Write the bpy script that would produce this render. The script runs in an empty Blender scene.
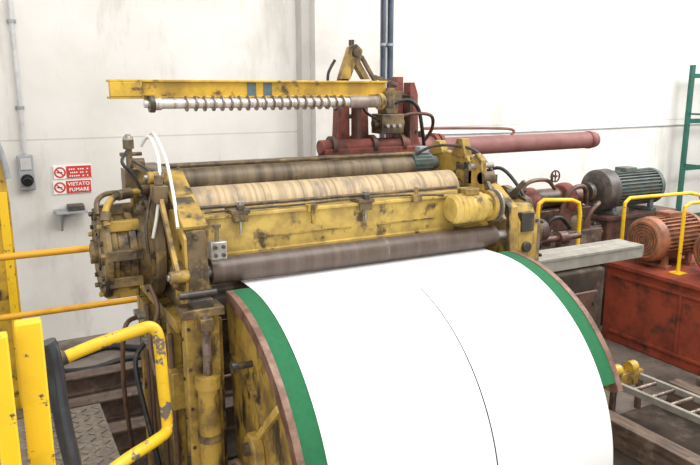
import bpy, bmesh, math, random
from mathutils import Vector, Matrix
random.seed(4)
SC = bpy.context.scene
COL = SC.collection
PI = math.pi
# ------------------------------------------------ camera model
H = 2.6
az = math.radians(61.9); p = math.radians(12.0)
Rv = Vector((math.sin(az), -math.cos(az), 0))
Fv = Vector((math.cos(p)*math.cos(az), math.cos(p)*math.sin(az), -math.sin(p)))
Uv = Rv.cross(Fv)
FP = 680.0
def ray(px, py):
    return Fv + Rv*((px-350)/FP) + Uv*((232.5-py)/FP)
def PY(px, py, Y):
    d = ray(px, py); t = Y/d.y
    return Vector((0, 0, H)) + d*t
def PX(px, py, X):
    d = ray(px, py); t = X/d.x
    return Vector((0, 0, H)) + d*t
def PZ(px, py, Z):
    d = ray(px, py); t = (Z-H)/d.z
    return Vector((0, 0, H)) + d*t
# ------------------------------------------------ materials
def mat(name, c1, c2=None, scale=6, lo=.48, hi=.6, rough=.5, metal=0.0, bands=0, c3=None, lo3=.55, hi3=.62, s3=25, stretch=(1, 1, 1), bump=0.0, spec=.5, joint=None, st3=(1, 1, 1)):
    m = bpy.data.materials.new(name); m.use_nodes = True
    nt = m.node_tree; N = nt.nodes; L = nt.links
    b = N['Principled BSDF']
    b.inputs['Roughness'].default_value = rough
    b.inputs['Metallic'].default_value = metal
    b.inputs['Specular IOR Level'].default_value = spec
    b.inputs['Base Color'].default_value = (*c1, 1)
    tc = N.new('ShaderNodeTexCoord')
    out = None
    if c2:
        mp = N.new('ShaderNodeMapping'); mp.inputs['Scale'].default_value = (bands, .05, .05) if bands else stretch
        L.new(tc.outputs['Object'], mp.inputs['Vector'])
        n = N.new('ShaderNodeTexNoise'); n.inputs['Scale'].default_value = 1 if bands else scale
        n.inputs['Detail'].default_value = 5; n.inputs['Roughness'].default_value = .62
        L.new(mp.outputs[0], n.inputs['Vector'])
        r = N.new('ShaderNodeMapRange'); r.inputs[1].default_value = lo; r.inputs[2].default_value = hi
        L.new(n.outputs['Fac'], r.inputs[0])
        mx = N.new('ShaderNodeMix'); mx.data_type = 'RGBA'
        mx.inputs['A'].default_value = (*c1, 1); mx.inputs['B'].default_value = (*c2, 1)
        L.new(r.outputs[0], mx.inputs['Factor']); out = mx.outputs['Result']
        if c3:
            mp3 = N.new('ShaderNodeMapping'); mp3.inputs['Scale'].default_value = st3; mp3.inputs['Location'].default_value = (3.3, 1.7, .4)
            L.new(tc.outputs['Object'], mp3.inputs['Vector'])
            n2 = N.new('ShaderNodeTexNoise'); n2.inputs['Scale'].default_value = s3; n2.inputs['Detail'].default_value = 6; n2.inputs['Roughness'].default_value = .65
            L.new(mp3.outputs[0], n2.inputs['Vector'])
            r2 = N.new('ShaderNodeMapRange'); r2.inputs[1].default_value = lo3; r2.inputs[2].default_value = hi3
            L.new(n2.outputs['Fac'], r2.inputs[0])
            m2 = N.new('ShaderNodeMix'); m2.data_type = 'RGBA'
            m2.inputs['B'].default_value = (*c3, 1); L.new(out, m2.inputs['A']); L.new(r2.outputs[0], m2.inputs['Factor'])
            out = m2.outputs['Result']
        if joint:
            sp = N.new('ShaderNodeSeparateXYZ'); L.new(tc.outputs['Object'], sp.inputs[0])
            prev = None
            for (ax, v, e) in joint:
                c = N.new('ShaderNodeMath'); c.operation = 'COMPARE'
                L.new(sp.outputs[ax], c.inputs[0]); c.inputs[1].default_value = v; c.inputs[2].default_value = e
                if prev:
                    a = N.new('ShaderNodeMath'); a.operation = 'MAXIMUM'; L.new(prev, a.inputs[0]); L.new(c.outputs[0], a.inputs[1]); prev = a.outputs[0]
                else: prev = c.outputs[0]
            m3 = N.new('ShaderNodeMix'); m3.data_type = 'RGBA'; m3.inputs['B'].default_value = (.3, .29, .28, 1)
            f = N.new('ShaderNodeMath'); f.operation = 'MULTIPLY'; f.inputs[1].default_value = .4; L.new(prev, f.inputs[0])
            L.new(out, m3.inputs['A']); L.new(f.outputs[0], m3.inputs['Factor']); out = m3.outputs['Result']
        L.new(out, b.inputs['Base Color'])
        if bump:
            bp = N.new('ShaderNodeBump'); bp.inputs['Strength'].default_value = bump; bp.inputs['Distance'].default_value = .01
            L.new(n.outputs['Fac'], bp.inputs['Height']); L.new(bp.outputs[0], b.inputs['Normal'])
    return m
M = {}
M['wall'] = mat('wall_paint', (.77, .75, .71), (.66, .635, .59), 1.0, .38, .66, .8, bump=.2, c3=(.50, .465, .41), lo3=.54, hi3=.80, s3=1.8, st3=(1.8, 1, .45), joint=[(2, 2.1, .007), (2, 4.4, .009)])
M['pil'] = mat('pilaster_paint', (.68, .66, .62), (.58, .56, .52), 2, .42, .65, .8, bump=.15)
M['pil2'] = mat('pilaster_edge_shade', (.56, .54, .51), (.48, .465, .44), 2, .42, .65, .8)  # darker pilaster tone: shade of the left edge put into the colour
M['floor'] = mat('dirty_concrete', (.21, .175, .148), (.10, .08, .065), 1.8, .42, .64, .7, c3=(.06, .047, .037), lo3=.50, hi3=.68, s3=3, bump=.4)
M['dyel'] = mat('greasy_yellow_paint', (.45, .29, .055), (.19, .12, .038), 6, .44, .62, .45, c3=(.04, .028, .018), lo3=.52, hi3=.63, s3=9, st3=(1, 1, .45), bump=.2)
M['byel'] = mat('stained_ochre_paint', (.565, .395, .095), (.38, .255, .065), 7, .42, .60, .48, c3=(.085, .055, .028), lo3=.545, hi3=.64, s3=9, st3=(.8, 1, .6))
M['oyel'] = mat('overhead_yellow_paint', (.62, .39, .035), (.38, .23, .03), 5, .43, .62, .4, c3=(.09, .055, .025), lo3=.56, hi3=.66, s3=11)
M['yel'] = mat('safety_yellow_paint', (.84, .53, .01), (.68, .40, .01), 4, .5, .66, .4, c3=(.07, .06, .05), lo3=.62, hi3=.66, s3=22)
M['wyel'] = mat('chipped_handrail_paint', (.82, .53, .02), (.70, .42, .02), 5, .45, .62, .4, c3=(.16, .13, .11), lo3=.555, hi3=.585, s3=15)
M['rail'] = mat('orange_yellow_rail_paint', (.75, .38, .02), (.5, .25, .02), 5, .5, .7, .45)
M['brown'] = mat('greasy_brown_metal', (.17, .115, .055), (.05, .035, .022), 7, .42, .6, .4, c3=(.34, .225, .07), lo3=.55, hi3=.68, s3=9, bump=.25)
M['dark'] = mat('dark_grease', (.04, .032, .026), (.11, .08, .05), 12, .48, .65, .35)
M['tdark'] = mat('greasy_turret_metal', (.25, .165, .055), (.095, .065, .035), 9, .40, .62, .38, c3=(.025, .018, .013), lo3=.48, hi3=.60, s3=9, bump=.25)
M['black'] = mat('black_rubber', (.015, .015, .017), (.05, .045, .04), 20, .55, .7, .5)
M['rdark'] = mat('dark_roller_rubber', (.085, .058, .045), (.125, .09, .07), bands=20, lo=.40, hi=.65, rough=.36, c3=(.06, .045, .035), lo3=.5, hi3=.75, s3=12)
M['rbeige'] = mat('tan_wrapped_roller', (.50, .375, .215), (.23, .165, .10), bands=34, lo=.44, hi=.66, rough=.55, c3=(.21, .165, .12), lo3=.50, hi3=.68, s3=5, st3=(2.2, .5, 1.5))
M['rback'] = mat('grimy_tube', (.20, .15, .09), (.09, .065, .04), bands=12, lo=.42, hi=.62, rough=.45, c3=(.32, .24, .15), lo3=.55, hi3=.72, s3=8)
M['steel'] = mat('worn_steel', (.42, .40, .37), (.22, .19, .16), 14, .45, .65, .36, .6)
M['shaft'] = mat('polished_shaft', (.66, .62, .58), (.36, .30, .26), bands=40, lo=.48, hi=.62, rough=.3, metal=.6)
M['ring'] = mat('oily_ring', (.28, .21, .17), (.12, .085, .065), 20, .45, .6, .35, .4)
M['sleeve'] = mat('brown_grey_sleeve', (.30, .24, .20), (.18, .14, .115), 12, .42, .62, .45, .2)
M['sheet'] = mat('white_coated_sheet', (.93, .93, .93), (.90, .90, .90), 2, .4, .6, .25)
M['green'] = mat('green_felt', (.012, .125, .047), (.016, .15, .06), 30, .3, .7, .9, c3=(.01, .10, .042), lo3=.5, hi3=.8, s3=3)
M['rim'] = mat('worn_brown_rim', (.26, .15, .11), (.14, .075, .05), 12, .42, .6, .45, .2)
M['red'] = mat('faded_dull_red_paint', (.235, .07, .055), (.14, .042, .034), 6, .42, .62, .6, c3=(.06, .038, .03), lo3=.50, hi3=.66, s3=9, spec=.3)
M['redtube'] = mat('faded_pinkish_tube_paint', (.26, .115, .105), (.20, .08, .073), 6, .42, .65, .6, spec=.3)
M['redbox'] = mat('orange_red_base_paint', (.30, .058, .028), (.17, .034, .02), 4, .42, .65, .65, c3=(.05, .03, .022), lo3=.52, hi3=.68, s3=5, spec=.3)
M['orange'] = mat('orange_brown_motor_paint', (.38, .145, .065), (.19, .075, .042), 9, .40, .6, .55)
M['teal'] = mat('dull_grey_green_motor_paint', (.10, .13, .12), (.06, .078, .072), 8, .45, .6, .55, c3=(.14, .10, .07), lo3=.52, hi3=.68, s3=10)
M['mcov'] = mat('dark_fan_cover', (.05, .042, .038), (.11, .085, .07), 10, .45, .65, .5)
M['pump'] = mat('greasy_pump_metal', (.13, .055, .037), (.055, .033, .024), 9, .42, .6, .45, c3=(.025, .018, .014), lo3=.52, hi3=.66, s3=8)
M['grey'] = mat('grey_plastic', (.36, .38, .40), (.28, .29, .30), 8, .45, .6, .5)
M['conduit'] = mat('pale_conduit', (.55, .55, .55), (.45, .45, .45), 8, .45, .6, .4)
M['navy'] = mat('dark_blue_pipe_paint', (.05, .07, .11), (.03, .04, .06), 6, .45, .6, .4)
M['blue'] = mat('blue_mark', (.10, .15, .17), (.07, .10, .11), 8, .45, .6, .5)
M['rolld'] = mat('dark_shiny_steel_bar', (.06, .065, .075), (.10, .10, .11), 6, .45, .65, .22, .5)
M['hosew'] = mat('white_hose', (.78, .77, .70), (.6, .57, .48), 12, .5, .7, .4)
M['hoseb'] = mat('brown_hose', (.14, .08, .05), (.07, .04, .03), 12, .5, .7, .4)
M['plank'] = mat('grey_metal_beam', (.36, .34, .295), (.26, .24, .20), 9, .4, .66, .5, .2)
M['cheq'] = mat('chequer_plate_steel', (.16, .135, .11), (.24, .20, .16), 30, .45, .6, .4, .4)
M['rack'] = mat('dark_green_rack_paint', (.012, .12, .085), (.012, .09, .065), 6, .45, .6, .45)
M['sred'] = mat('sign_red', (.60, .045, .035), (.54, .04, .03), 5)
M['swhite'] = mat('sign_white', (.9, .9, .88), (.85, .84, .82), 5)
M['beamb'] = mat('rusty_floor_steel', (.13, .085, .062), (.06, .04, .032), 6, .45, .6, .6, c3=(.22, .17, .12), lo3=.56, hi3=.7, s3=10)
M['timber'] = mat('dark_oily_timber', (.17, .115, .08), (.075, .05, .038), 5, .42, .62, .65, c3=(.26, .20, .15), lo3=.56, hi3=.72, s3=6, stretch=(6, .8, 4), bump=.3)
M['pit'] = mat('oily_pit_floor', (.065, .046, .034), (.032, .024, .018), 3, .42, .62, .7, c3=(.12, .088, .065), lo3=.54, hi3=.7, s3=6, bump=.3, spec=.25)
# ------------------------------------------------ mesh builder
class G:
    def __init__(s): s.bm = bmesh.new()
    def box(s, x0, x1, y0, y1, z0, z1):
        v = [s.bm.verts.new(c) for c in ((x0,y0,z0),(x1,y0,z0),(x1,y1,z0),(x0,y1,z0),(x0,y0,z1),(x1,y0,z1),(x1,y1,z1),(x0,y1,z1))]
        for f in ((0,3,2,1),(4,5,6,7),(0,1,5,4),(1,2,6,5),(2,3,7,6),(3,0,4,7)): s.bm.faces.new([v[i] for i in f])
        return s
    def frame(s, p0, p1):
        w = (Vector(p1)-Vector(p0)).normalized()
        up = Vector((0,0,1)) if abs(w.z) < .95 else Vector((0,1,0))
        u = up.cross(w).normalized(); v = w.cross(u)
        return u, v, w
    def bar(s, p0, p1, w, h):
        p0 = Vector(p0); p1 = Vector(p1); a, b, _ = s.frame(p0, p1)
        vs = []
        for q in (p0, p1):
            for i, j in ((-1,-1),(1,-1),(1,1),(-1,1)): vs.append(s.bm.verts.new(q+a*i*w/2+b*j*h/2))
        for f in ((3,2,1,0),(4,5,6,7),(0,1,5,4),(1,2,6,5),(2,3,7,6),(3,0,4,7)): s.bm.faces.new([vs[i] for i in f])
        return s
    def lathe(s, p0, d, prof, n=28):
        p0 = Vector(p0); d = Vector(d).normalized(); a, b, _ = s.frame(p0, p0+d)
        rings = []
        for (t, r) in prof:
            if r < 1e-6: rings.append([s.bm.verts.new(p0+d*t)])
            else: rings.append([s.bm.verts.new(p0+d*t+(a*math.cos(2*PI*k/n)+b*math.sin(2*PI*k/n))*r) for k in range(n)])
        for A, B in zip(rings, rings[1:]):
            for k in range(n):
                k2 = (k+1) % n
                if len(A) == 1 and len(B) == 1: continue
                if len(A) == 1: s.bm.faces.new((A[0], B[k2], B[k]))
                elif len(B) == 1: s.bm.faces.new((A[k], A[k2], B[0]))
                else: s.bm.faces.new((A[k], A[k2], B[k2], B[k]))
        return s
    def cyl(s, p0, p1, r, r1=None, n=24):
        p0 = Vector(p0); p1 = Vector(p1); L = (p1-p0).length; r1 = r if r1 is None else r1
        return s.lathe(p0, p1-p0, [(0,0),(0,r),(L,r1),(L,0)], n)
    def ringt(s, p0, d, r0, r1, t, n=28):
        return s.lathe(p0, d, [(0,r0),(0,r1),(t,r1),(t,r0),(0,r0)], n)
    def tube(s, pts, r, n=10, sm=True, closed=False):
        P = [Vector(q) for q in pts]
        if sm and len(P) > 2:
            Q = []
            m = len(P)
            for i in range(m-1):
                a = P[max(i-1,0)]; b = P[i]; c = P[i+1]; d = P[min(i+2,m-1)]
                for k in range(6):
                    t = k/6
                    Q.append(.5*((2*b)+(c-a)*t+(2*a-5*b+4*c-d)*t*t+(3*b-a-3*c+d)*t**3))
            Q.append(P[-1]); P = Q
        rings = []; u = None
        for i, q in enumerate(P):
            w = (P[min(i+1,len(P)-1)]-P[max(i-1,0)]).normalized()
            if u is None:
                up = Vector((0,0,1)) if abs(w.z) < .9 else Vector((1,0,0)); u = up.cross(w).normalized()
            else:
                u = (u-w*u.dot(w)).normalized()
            v = w.cross(u)
            rings.append([s.bm.verts.new(q+(u*math.cos(2*PI*k/n)+v*math.sin(2*PI*k/n))*r) for k in range(n)])
        for A, B in zip(rings, rings[1:]):
            for k in range(n): s.bm.faces.new((A[k], A[(k+1)%n], B[(k+1)%n], B[k]))
        s.bm.faces.new(rings[0][::-1]); s.bm.faces.new(rings[-1])
        return s
    def prism(s, poly, ax, t0, t1):
        def mk(a, b, t): return (t,a,b) if ax == 'x' else ((a,t,b) if ax == 'y' else (a,b,t))
        A = [s.bm.verts.new(mk(a,b,t0)) for a, b in poly]; B = [s.bm.verts.new(mk(a,b,t1)) for a, b in poly]
        s.bm.faces.new(A[::-1]); s.bm.faces.new(B); n = len(A)
        for k in range(n): s.bm.faces.new((A[k], A[(k+1)%n], B[(k+1)%n], B[k]))
        return s
    def arcband(s, yc, zc, r0, r1, a0, a1, x0, x1, n=40):
        R = []
        for k in range(n+1):
            a = math.radians(a0+(a1-a0)*k/n)
            q = []
            for (r, x) in ((r0,x0),(r1,x0),(r1,x1),(r0,x1)): q.append(s.bm.verts.new((x, yc-r*math.sin(a), zc+r*math.cos(a))))
            R.append(q)
        for A, B in zip(R, R[1:]):
            for k in range(4): s.bm.faces.new((A[k], A[(k+1)%4], B[(k+1)%4], B[k]))
        s.bm.faces.new(R[0][::-1]); s.bm.faces.new(R[-1])
        return s
    def bolt(s, q, d, r=.012, h=.01):
        d = Vector(d).normalized(); q = Vector(q); return s.cyl(q, q+d*h, r, n=6)
def root_loc(o):
    while o.parent: o = o.parent
    return o.location.copy()
def obj(name, g, m, parent=None, bev=.003, smooth=True, label=None):
    bm = g.bm
    bmesh.ops.recalc_face_normals(bm, faces=bm.faces[:])
    if parent is None:
        xs = [v.co for v in bm.verts]
        o0 = Vector(((min(c.x for c in xs)+max(c.x for c in xs))/2, (min(c.y for c in xs)+max(c.y for c in xs))/2, min(c.z for c in xs)))
    else: o0 = root_loc(parent)
    bmesh.ops.translate(bm, verts=bm.verts[:], vec=-o0)
    me = bpy.data.meshes.new(name); bm.to_mesh(me); bm.free()
    for pl in me.polygons: pl.use_smooth = smooth
    if smooth: me.set_sharp_from_angle(angle=math.radians(38))
    o = bpy.data.objects.new(name, me); COL.objects.link(o)
    me.materials.append(M[m])
    if parent is None: o.location = o0
    else: o.parent = parent
    if bev:
        b = o.modifiers.new('bevel', 'BEVEL'); b.width = bev; b.segments = 2; b.limit_method = 'ANGLE'; b.angle_limit = math.radians(50)
    if label: o['label'] = label
    return o
def each(name, g, m, parent, bev=.003, label=None):
    """every loose piece of g becomes a part of its own"""
    bm = g.bm; seen = set(); out = []
    bm.verts.ensure_lookup_table()
    for v in bm.verts:
        if v in seen: continue
        st = [v]; seen.add(v); isl = []
        while st:
            a = st.pop(); isl.append(a)
            for e in a.link_edges:
                b = e.other_vert(a)
                if b not in seen: seen.add(b); st.append(b)
        h = G(); mp = {a: h.bm.verts.new(a.co) for a in isl}
        fs = set(f for a in isl for f in a.link_faces)
        for f in fs: h.bm.faces.new([mp[a] for a in f.verts])
        out.append(obj(name, h, m, parent, bev, label=label))
    bm.free(); return out
def thing(name, label, cat, loc, group=None):
    o = bpy.data.objects.new(name, None); COL.objects.link(o); o.location = loc
    o.empty_display_size = .1
    o['label'] = label; o['category'] = cat
    if group: o['group'] = group
    return o
def tag(o, label, cat, group=None):
    o['label'] = label; o['category'] = cat
    if group: o['group'] = group
    return o
def struct(name, g, m):
    o = obj(name, g, m, bev=0); o['kind'] = 'structure'; return o
# ================================================ SETTING
struct('floor', G().box(-5, 18, -2, 7.5, -.15, 0), 'floor')
struct('wall_back', G().box(-5, 18, 7.4, 7.65, 0, 7), 'wall')
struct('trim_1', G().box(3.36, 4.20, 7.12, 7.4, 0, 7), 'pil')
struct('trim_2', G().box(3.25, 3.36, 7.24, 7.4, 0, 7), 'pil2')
tag(obj('wall_cable', G().tube([(4.7, 7.38, 2.02), (6.5, 7.38, 2.0), (9, 7.38, 2.01), (12, 7.38, 2.02)], .012, 8), 'conduit'), 'thin pale cable running level along the bright right wall', 'cable')
for i, (x, r, lab) in enumerate(((4.37, .028, 'left of two dark vertical pipes beside the wall pilaster'), (4.47, .036, 'right thicker one of two dark vertical pipes beside the wall pilaster'))):
    t = thing('wall_pipe', lab, 'pipe', (x, 7.33, 0), 'dark wall pipes')
    obj('pipe', G().cyl((x, 7.33, 0), (x, 7.33, 6.9), r), 'navy', t, 0)
    for z in (1.2, 3.1, 4.4): obj('clamp', G().ringt((x, 7.33, z), (0,0,1), r, r+.008, .03).box(x-.015, x+.015, 7.33+r, 7.4, z, z+.03), 'grey', t, 0)
x = .33
t = thing('wall_conduit', 'pale vertical conduit running down the left wall into the socket box', 'conduit', (x, 7.36, 1.97))
obj('pipe', G().cyl((x, 7.36, 1.97), (x, 7.36, 6.5), .022), 'conduit', t, 0)
for z in (2.4, 3.2, 4.0): obj('clip', G().box(x-.04, x+.04, 7.385, 7.4, z, z+.03).ringt((x,7.36,z), (0,0,1), .022, .028, .03), 'grey', t, 0)
t = thing('socket_box', 'small grey electrical socket box with black outlet below the pale conduit', 'socket box', (x, 7.4, 1.62))
obj('box', G().box(x-.07, x+.07, 7.31, 7.4, 1.62, 1.96), 'grey', t, .01)
obj('outlet', G().cyl((x, 7.31, 1.72), (x, 7.26, 1.70), .045).ringt((x,7.31,1.72), (0,-1,0), .045, .058, .02), 'black', t)
obj('lid', G().box(x-.05, x+.05, 7.30, 7.31, 1.82, 1.93), 'conduit', t)
# signs
def text_mesh(s, size, loc, m, parent):
    cu = bpy.data.curves.new('txt', 'FONT'); cu.body = s; cu.size = size; cu.extrude = .001; cu.align_x = 'CENTER'; cu.offset = .0008; cu.space_character = 1.05
    tmp = bpy.data.objects.new('txt', cu); COL.objects.link(tmp)
    bpy.context.view_layer.update()
    me = bpy.data.meshes.new_from_object(tmp.evaluated_get(bpy.context.evaluated_depsgraph_get()))
    bpy.data.objects.remove(tmp)
    me.transform(Matrix.Translation(Vector(loc)-root_loc(parent)) @ Matrix.Rotation(PI/2, 4, 'X'))
    o = bpy.data.objects.new('lettering', me); COL.objects.link(o); o.parent = parent
    me.materials.clear(); me.materials.append(M[m]); return o
for k, (pt, pb, words, lab) in enumerate(((165.5, 178.2, None, 'upper red and white warning sign on the left wall'), (180.2, 193.2, 'FUMARE', 'lower red and white no smoking sign reading VIETATO FUMARE'))):
    q0 = PY(54, pb, 7.39); q1 = PY(91, pt, 7.39)
    x0, x1 = q0.x, q1.x
    z0 = PY(72, pb, 7.39).z; z1 = PY(72, pt, 7.39).z
    t = thing('wall_sign', lab, 'sign', ((x0+x1)/2, 7.4, z0), 'safety signs on the left wall')
    obj('backing', G().box(x0, x1, 7.385, 7.4, z0, z1), 'swhite', t, 0)
    xm = x0+.33*(x1-x0)
    obj('red_panel', G().box(xm, x1-.004, 7.381, 7.385, z0+.004, z1-.004), 'sred', t, 0)
    c = Vector(((x0+xm)/2, 7.385, (z0+z1)/2)); rr = .055
    obj('prohibition_ring', G().ringt(c, (0,-1,0), rr*.72, rr, .003, 24).bar(c+Vector((-.034,-.002,.034)), c+Vector((.034,-.002,-.034)), .003, .012), 'sred', t, 0)
    obj('pictogram', G().box(c.x-.028, c.x+.022, 7.3835, 7.385, c.z-.007, c.z+.005), 'black', t, 0)
    if words:
        text_mesh('VIETATO', .050, ((xm+x1)/2, 7.379, (z0+z1)/2+.013), 'swhite', t)
        text_mesh('FUMARE', .050, ((xm+x1)/2, 7.379, (z0+z1)/2-.045), 'swhite', t)
    else:
        for j, w in enumerate((.40, .35, .39)):
            zz = z1-.030-j*.034; cx = (xm+x1)/2; hw = (x1-xm)*w; n_ = 9
            g = G()
            for i in range(n_):
                if i in (3+j, 7): continue
                a_ = cx-hw+2*hw*i/n_; g.box(a_, a_+2*hw/n_*.62, 7.379, 7.381, zz-.013, zz)
            obj('lettering', g, 'swhite', t, 0)
q = PY(55, 212, 7.3); q2 = PY(84, 212, 7.3)
t = thing('wall_shelf', 'small grey wall shelf with a dark box under the red signs', 'shelf', ((q.x+q2.x)/2, 7.4, q.z-.2))
obj('shelf_board', G().box(q.x, q2.x+.02, 7.15, 7.4, q.z-.01, q.z+.01), 'grey', t)
obj('bracket', G().prism([(7.4, q.z-.01), (7.18, q.z-.01), (7.4, q.z-.22)], 'x', q.x+.05, q.x+.07), 'grey', t)
obj('tray', G().box(q.x+.12, q2.x, 7.2, 7.38, q.z+.01, q.z+.06), 'mcov', t)
# ================================================ left background
t = thing('guard_rail', 'two bar orange yellow guard rail crossing in front of the left wall', 'railing', (0, 5, 0))
obj('top_rail', G().cyl((-1.5, 5, 1.49), (1.1, 5, 1.49), .024), 'rail', t, 0)
obj('middle_rail', G().cyl((-1.5, 5, 1.07), (1.1, 5, 1.07), .022), 'rail', t, 0)
for xx in (-1.45, 1.05): obj('post', G().cyl((xx, 5, 0), (xx, 5, 1.5), .024).box(xx-.06, xx+.06, 4.94, 5.06, 0, .012), 'rail', t, 0)
t = thing('machine_upright', 'tall stained yellow machine upright with curved grey edge at the far left', 'machine frame', (0, 5.6, 0))
prof = [(-.3,0),(.12,0),(.12,1.75),(.11,1.95),(.08,2.12),(.03,2.28),(-.05,2.42),(-.15,2.54),(-.3,2.64)]
obj('upright', G().prism(prof,'y',5.58,5.72), 'oyel', t)
obj('upright_strip', G().box(.045,.105,5.56,5.58,0,1.85), 'yel', t)
obj('guard', G().tube([(-.3, 5.56, 2.68), (-.13, 5.56, 2.57), (-.03, 5.56, 2.44), (.05, 5.56, 2.29), (.10, 5.56, 2.12), (.125, 5.56, 1.95)], .022, 12), 'grey', t, 0)
obj('cover_panel', G().box(-.28,-.02,5.565,5.58,1.2,1.95), 'dark', t)
obj('foot', G().box(-.35, .3, 5.45, 5.8, 0, .03), 'dyel', t)
for z in (1.05, 2.02): obj('cross_bar', G().box(-1, .0, 5.5, 5.56, z, z+.07), 'dark', t)
for pts_, r, lab in (([(.2, 6.9, .035), (.5, 6.75, .035), (.9, 6.9, .035), (1.2, 6.7, .035), (1.6, 6.8, .035)], .034, 'thicker loose black cable lying nearest the foot of the left wall'), ([(.3, 6.6, .03), (.45, 6.45, .03), (.7, 6.40, .03), (1.0, 6.5, .03), (1.3, 6.4, .03)], .026, 'thinner loose black cable lying in front of the thicker one on the left floor')):
    tag(obj('floor_cable', G().tube(pts_, r), 'black', bev=0), lab, 'cable')
tag(obj('steel_floor_plate', G().box(-1.2, 2.1, 4.3, 6.15, 0, .02), 'pit'), 'flat dark oily plate on the floor left of the roller machine', 'floor plate')
def ibeam(lab, y, x0, x1, z0, h=.2, w=.16, m='beamb'):
    g = G().prism([(y-w/2,z0),(y+w/2,z0),(y+w/2,z0+.018),(y+.008,z0+.018),(y+.008,z0+h-.018),(y+w/2,z0+h-.018),(y+w/2,z0+h),(y-w/2,z0+h),(y-w/2,z0+h-.018),(y-.008,z0+h-.018),(y-.008,z0+.018),(y-w/2,z0+.018)],'x',x0,x1)
    t = obj('floor_beam', g, m); tag(t, lab, 'steel beam', 'rusty steel beams on the floor')
ibeam('rusty steel floor beam standing farther from the camera on the left floor plate', 5.95, -.6, 2.0, .02, .16)
ibeam('rusty steel floor beam in the middle of the left floor plate', 5.35, -.6, 2.0, .02, .18)
ibeam('rusty steel floor beam nearest the roller machine on the left floor', 4.75, -.6, 2.0, .02, .2)
t = thing('step_platform', 'dark chequer plate step behind the yellow handrail at lower left', 'platform', (.2, 3.2, 0))
g = G().box(-.1, .40, 2.90, 3.55, .95, .975)
for i in range(9):
    for j in range(11):
        xx = -.07+i*.055; yy = 2.94+j*.056; s_ = 1 if (i+j) % 2 else -1
        g.bar((xx-.013,yy-.013*s_,.976),(xx+.013,yy+.013*s_,.976),.007,.006)
obj('tread', g, 'cheq', t, 0)
obj('kick_plate', G().box(-.1,.40,2.885,2.90,.80,.975), 'beamb', t)
for xx in (-.08, .38):
    for yy in (2.93, 3.52): obj('leg', G().box(xx-.02, xx+.02, yy-.02, yy+.02, 0, .95), 'beamb', t)
# ================================================ MAIN MACHINE
mc = thing('roller_machine', 'large grease stained yellow roller machine feeding the white sheet', 'machine', (1.85, 3.6, 0))
lf = obj('side_frame', G().prism([(3.12,0),(3.12,1.50),(3.16,1.93),(3.34,2.05),(3.62,2.16),(4.2,2.16),(4.25,2.0),(4.25,0)], 'x', .80, .90), 'brown', mc, .006, label='brown greasy left side frame')
g = G()
for y, z in ((3.2,1.85),(3.2,1.6),(3.45,2.0),(3.45,1.35),(4.15,2.08),(4.15,1.7),(4.15,1.3),(3.2,1.2),(3.2,.8),(4.15,.9)): g.bolt((.80,y,z), (-1,0,0), .016, .015)
each('bolt', g, 'dark', lf, 0)
each('rib', G().box(.74, .80, 4.14, 4.2, 0, 2.1).box(.74, .80, 3.36, 3.42, .2, 1.42).box(.74,.80,3.2,4.14,1.42,1.48), 'dyel', lf)
obj('edge_plate', G().box(.76, .94, 3.09, 3.12, .1, 1.5), 'dyel', lf)
obj('top_edge', G().bar((.85,3.16,1.945),(.85,3.6,2.165),.12,.02), 'dyel', lf)
obj('adjuster_plate', G().prism([(3.14,1.55),(3.14,1.9),(3.30,2.02),(3.42,2.0),(3.36,1.55)],'x',.785,.80), 'dyel', lf)
rf = obj('side_frame', G().prism([(3.14,0),(3.14,1.50),(3.18,1.88),(3.36,2.00),(3.5,2.02),(3.62,2.16),(3.95,2.18),(4.08,2.10),(4.2,1.85),(4.2,0)], 'x', 2.81, 2.88), 'dyel', mc, .006, label='yellow right side frame')
g = G()
for y, z in ((3.25,1.86),(3.4,1.96),(3.7,2.10),(4.0,2.08),(4.1,1.9)): g.bolt((2.81,y,z), (-1,0,0), .016, .015)
each('bolt', g, 'dark', rf, 0)
h1 = obj('bearing_housing', G().lathe((2.74,3.605,1.965),(1,0,0),[(0,.05),(0,.10),(.02,.13),(.07,.13),(.07,0)],28).box(2.75,2.81,3.50,3.70,1.85,1.95), 'dyel', mc, .004)
obj('housing_cap', G().box(2.74,2.80,3.52,3.56,2.07,2.13).box(2.74,2.80,3.56,3.64,2.08,2.11), 'dark', h1)
obj('lug', G().prism([(3.30,1.97),(3.33,2.16),(3.39,2.20),(3.45,2.14),(3.46,1.99)],'x',2.70,2.74), 'dyel', mc, .004)
obj('lug', G().prism([(3.62,2.14),(3.66,2.27),(3.72,2.27),(3.78,2.16)],'x',2.80,2.86), 'dyel', mc, .004)
obj('lug', G().prism([(3.88,2.16),(3.92,2.24),(3.98,2.24),(4.02,2.13)],'x',2.80,2.86), 'dyel', mc, .004)
obj('pin', G().cyl((2.66,3.39,2.12),(2.84,3.39,2.12),.018,n=12), 'steel', mc, 0)
obj('adjuster_arm', G().bar((2.72,3.33,2.05),(2.76,3.18,1.80),.03,.05).cyl((2.70,3.33,2.05),(2.79,3.33,2.05),.04), 'brown', mc)
obj('adjuster_block', G().box(2.70,2.80,3.42,3.50,2.0,2.09).cyl((2.75,3.46,2.09),(2.75,3.46,2.17),.014).cyl((2.75,3.46,2.15),(2.75,3.46,2.17),.03), 'brown', mc, .004)
obj('tie_beam', G().box(.90, 2.81, 3.75, 4.0, .9, 1.25), 'brown', mc)
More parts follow.
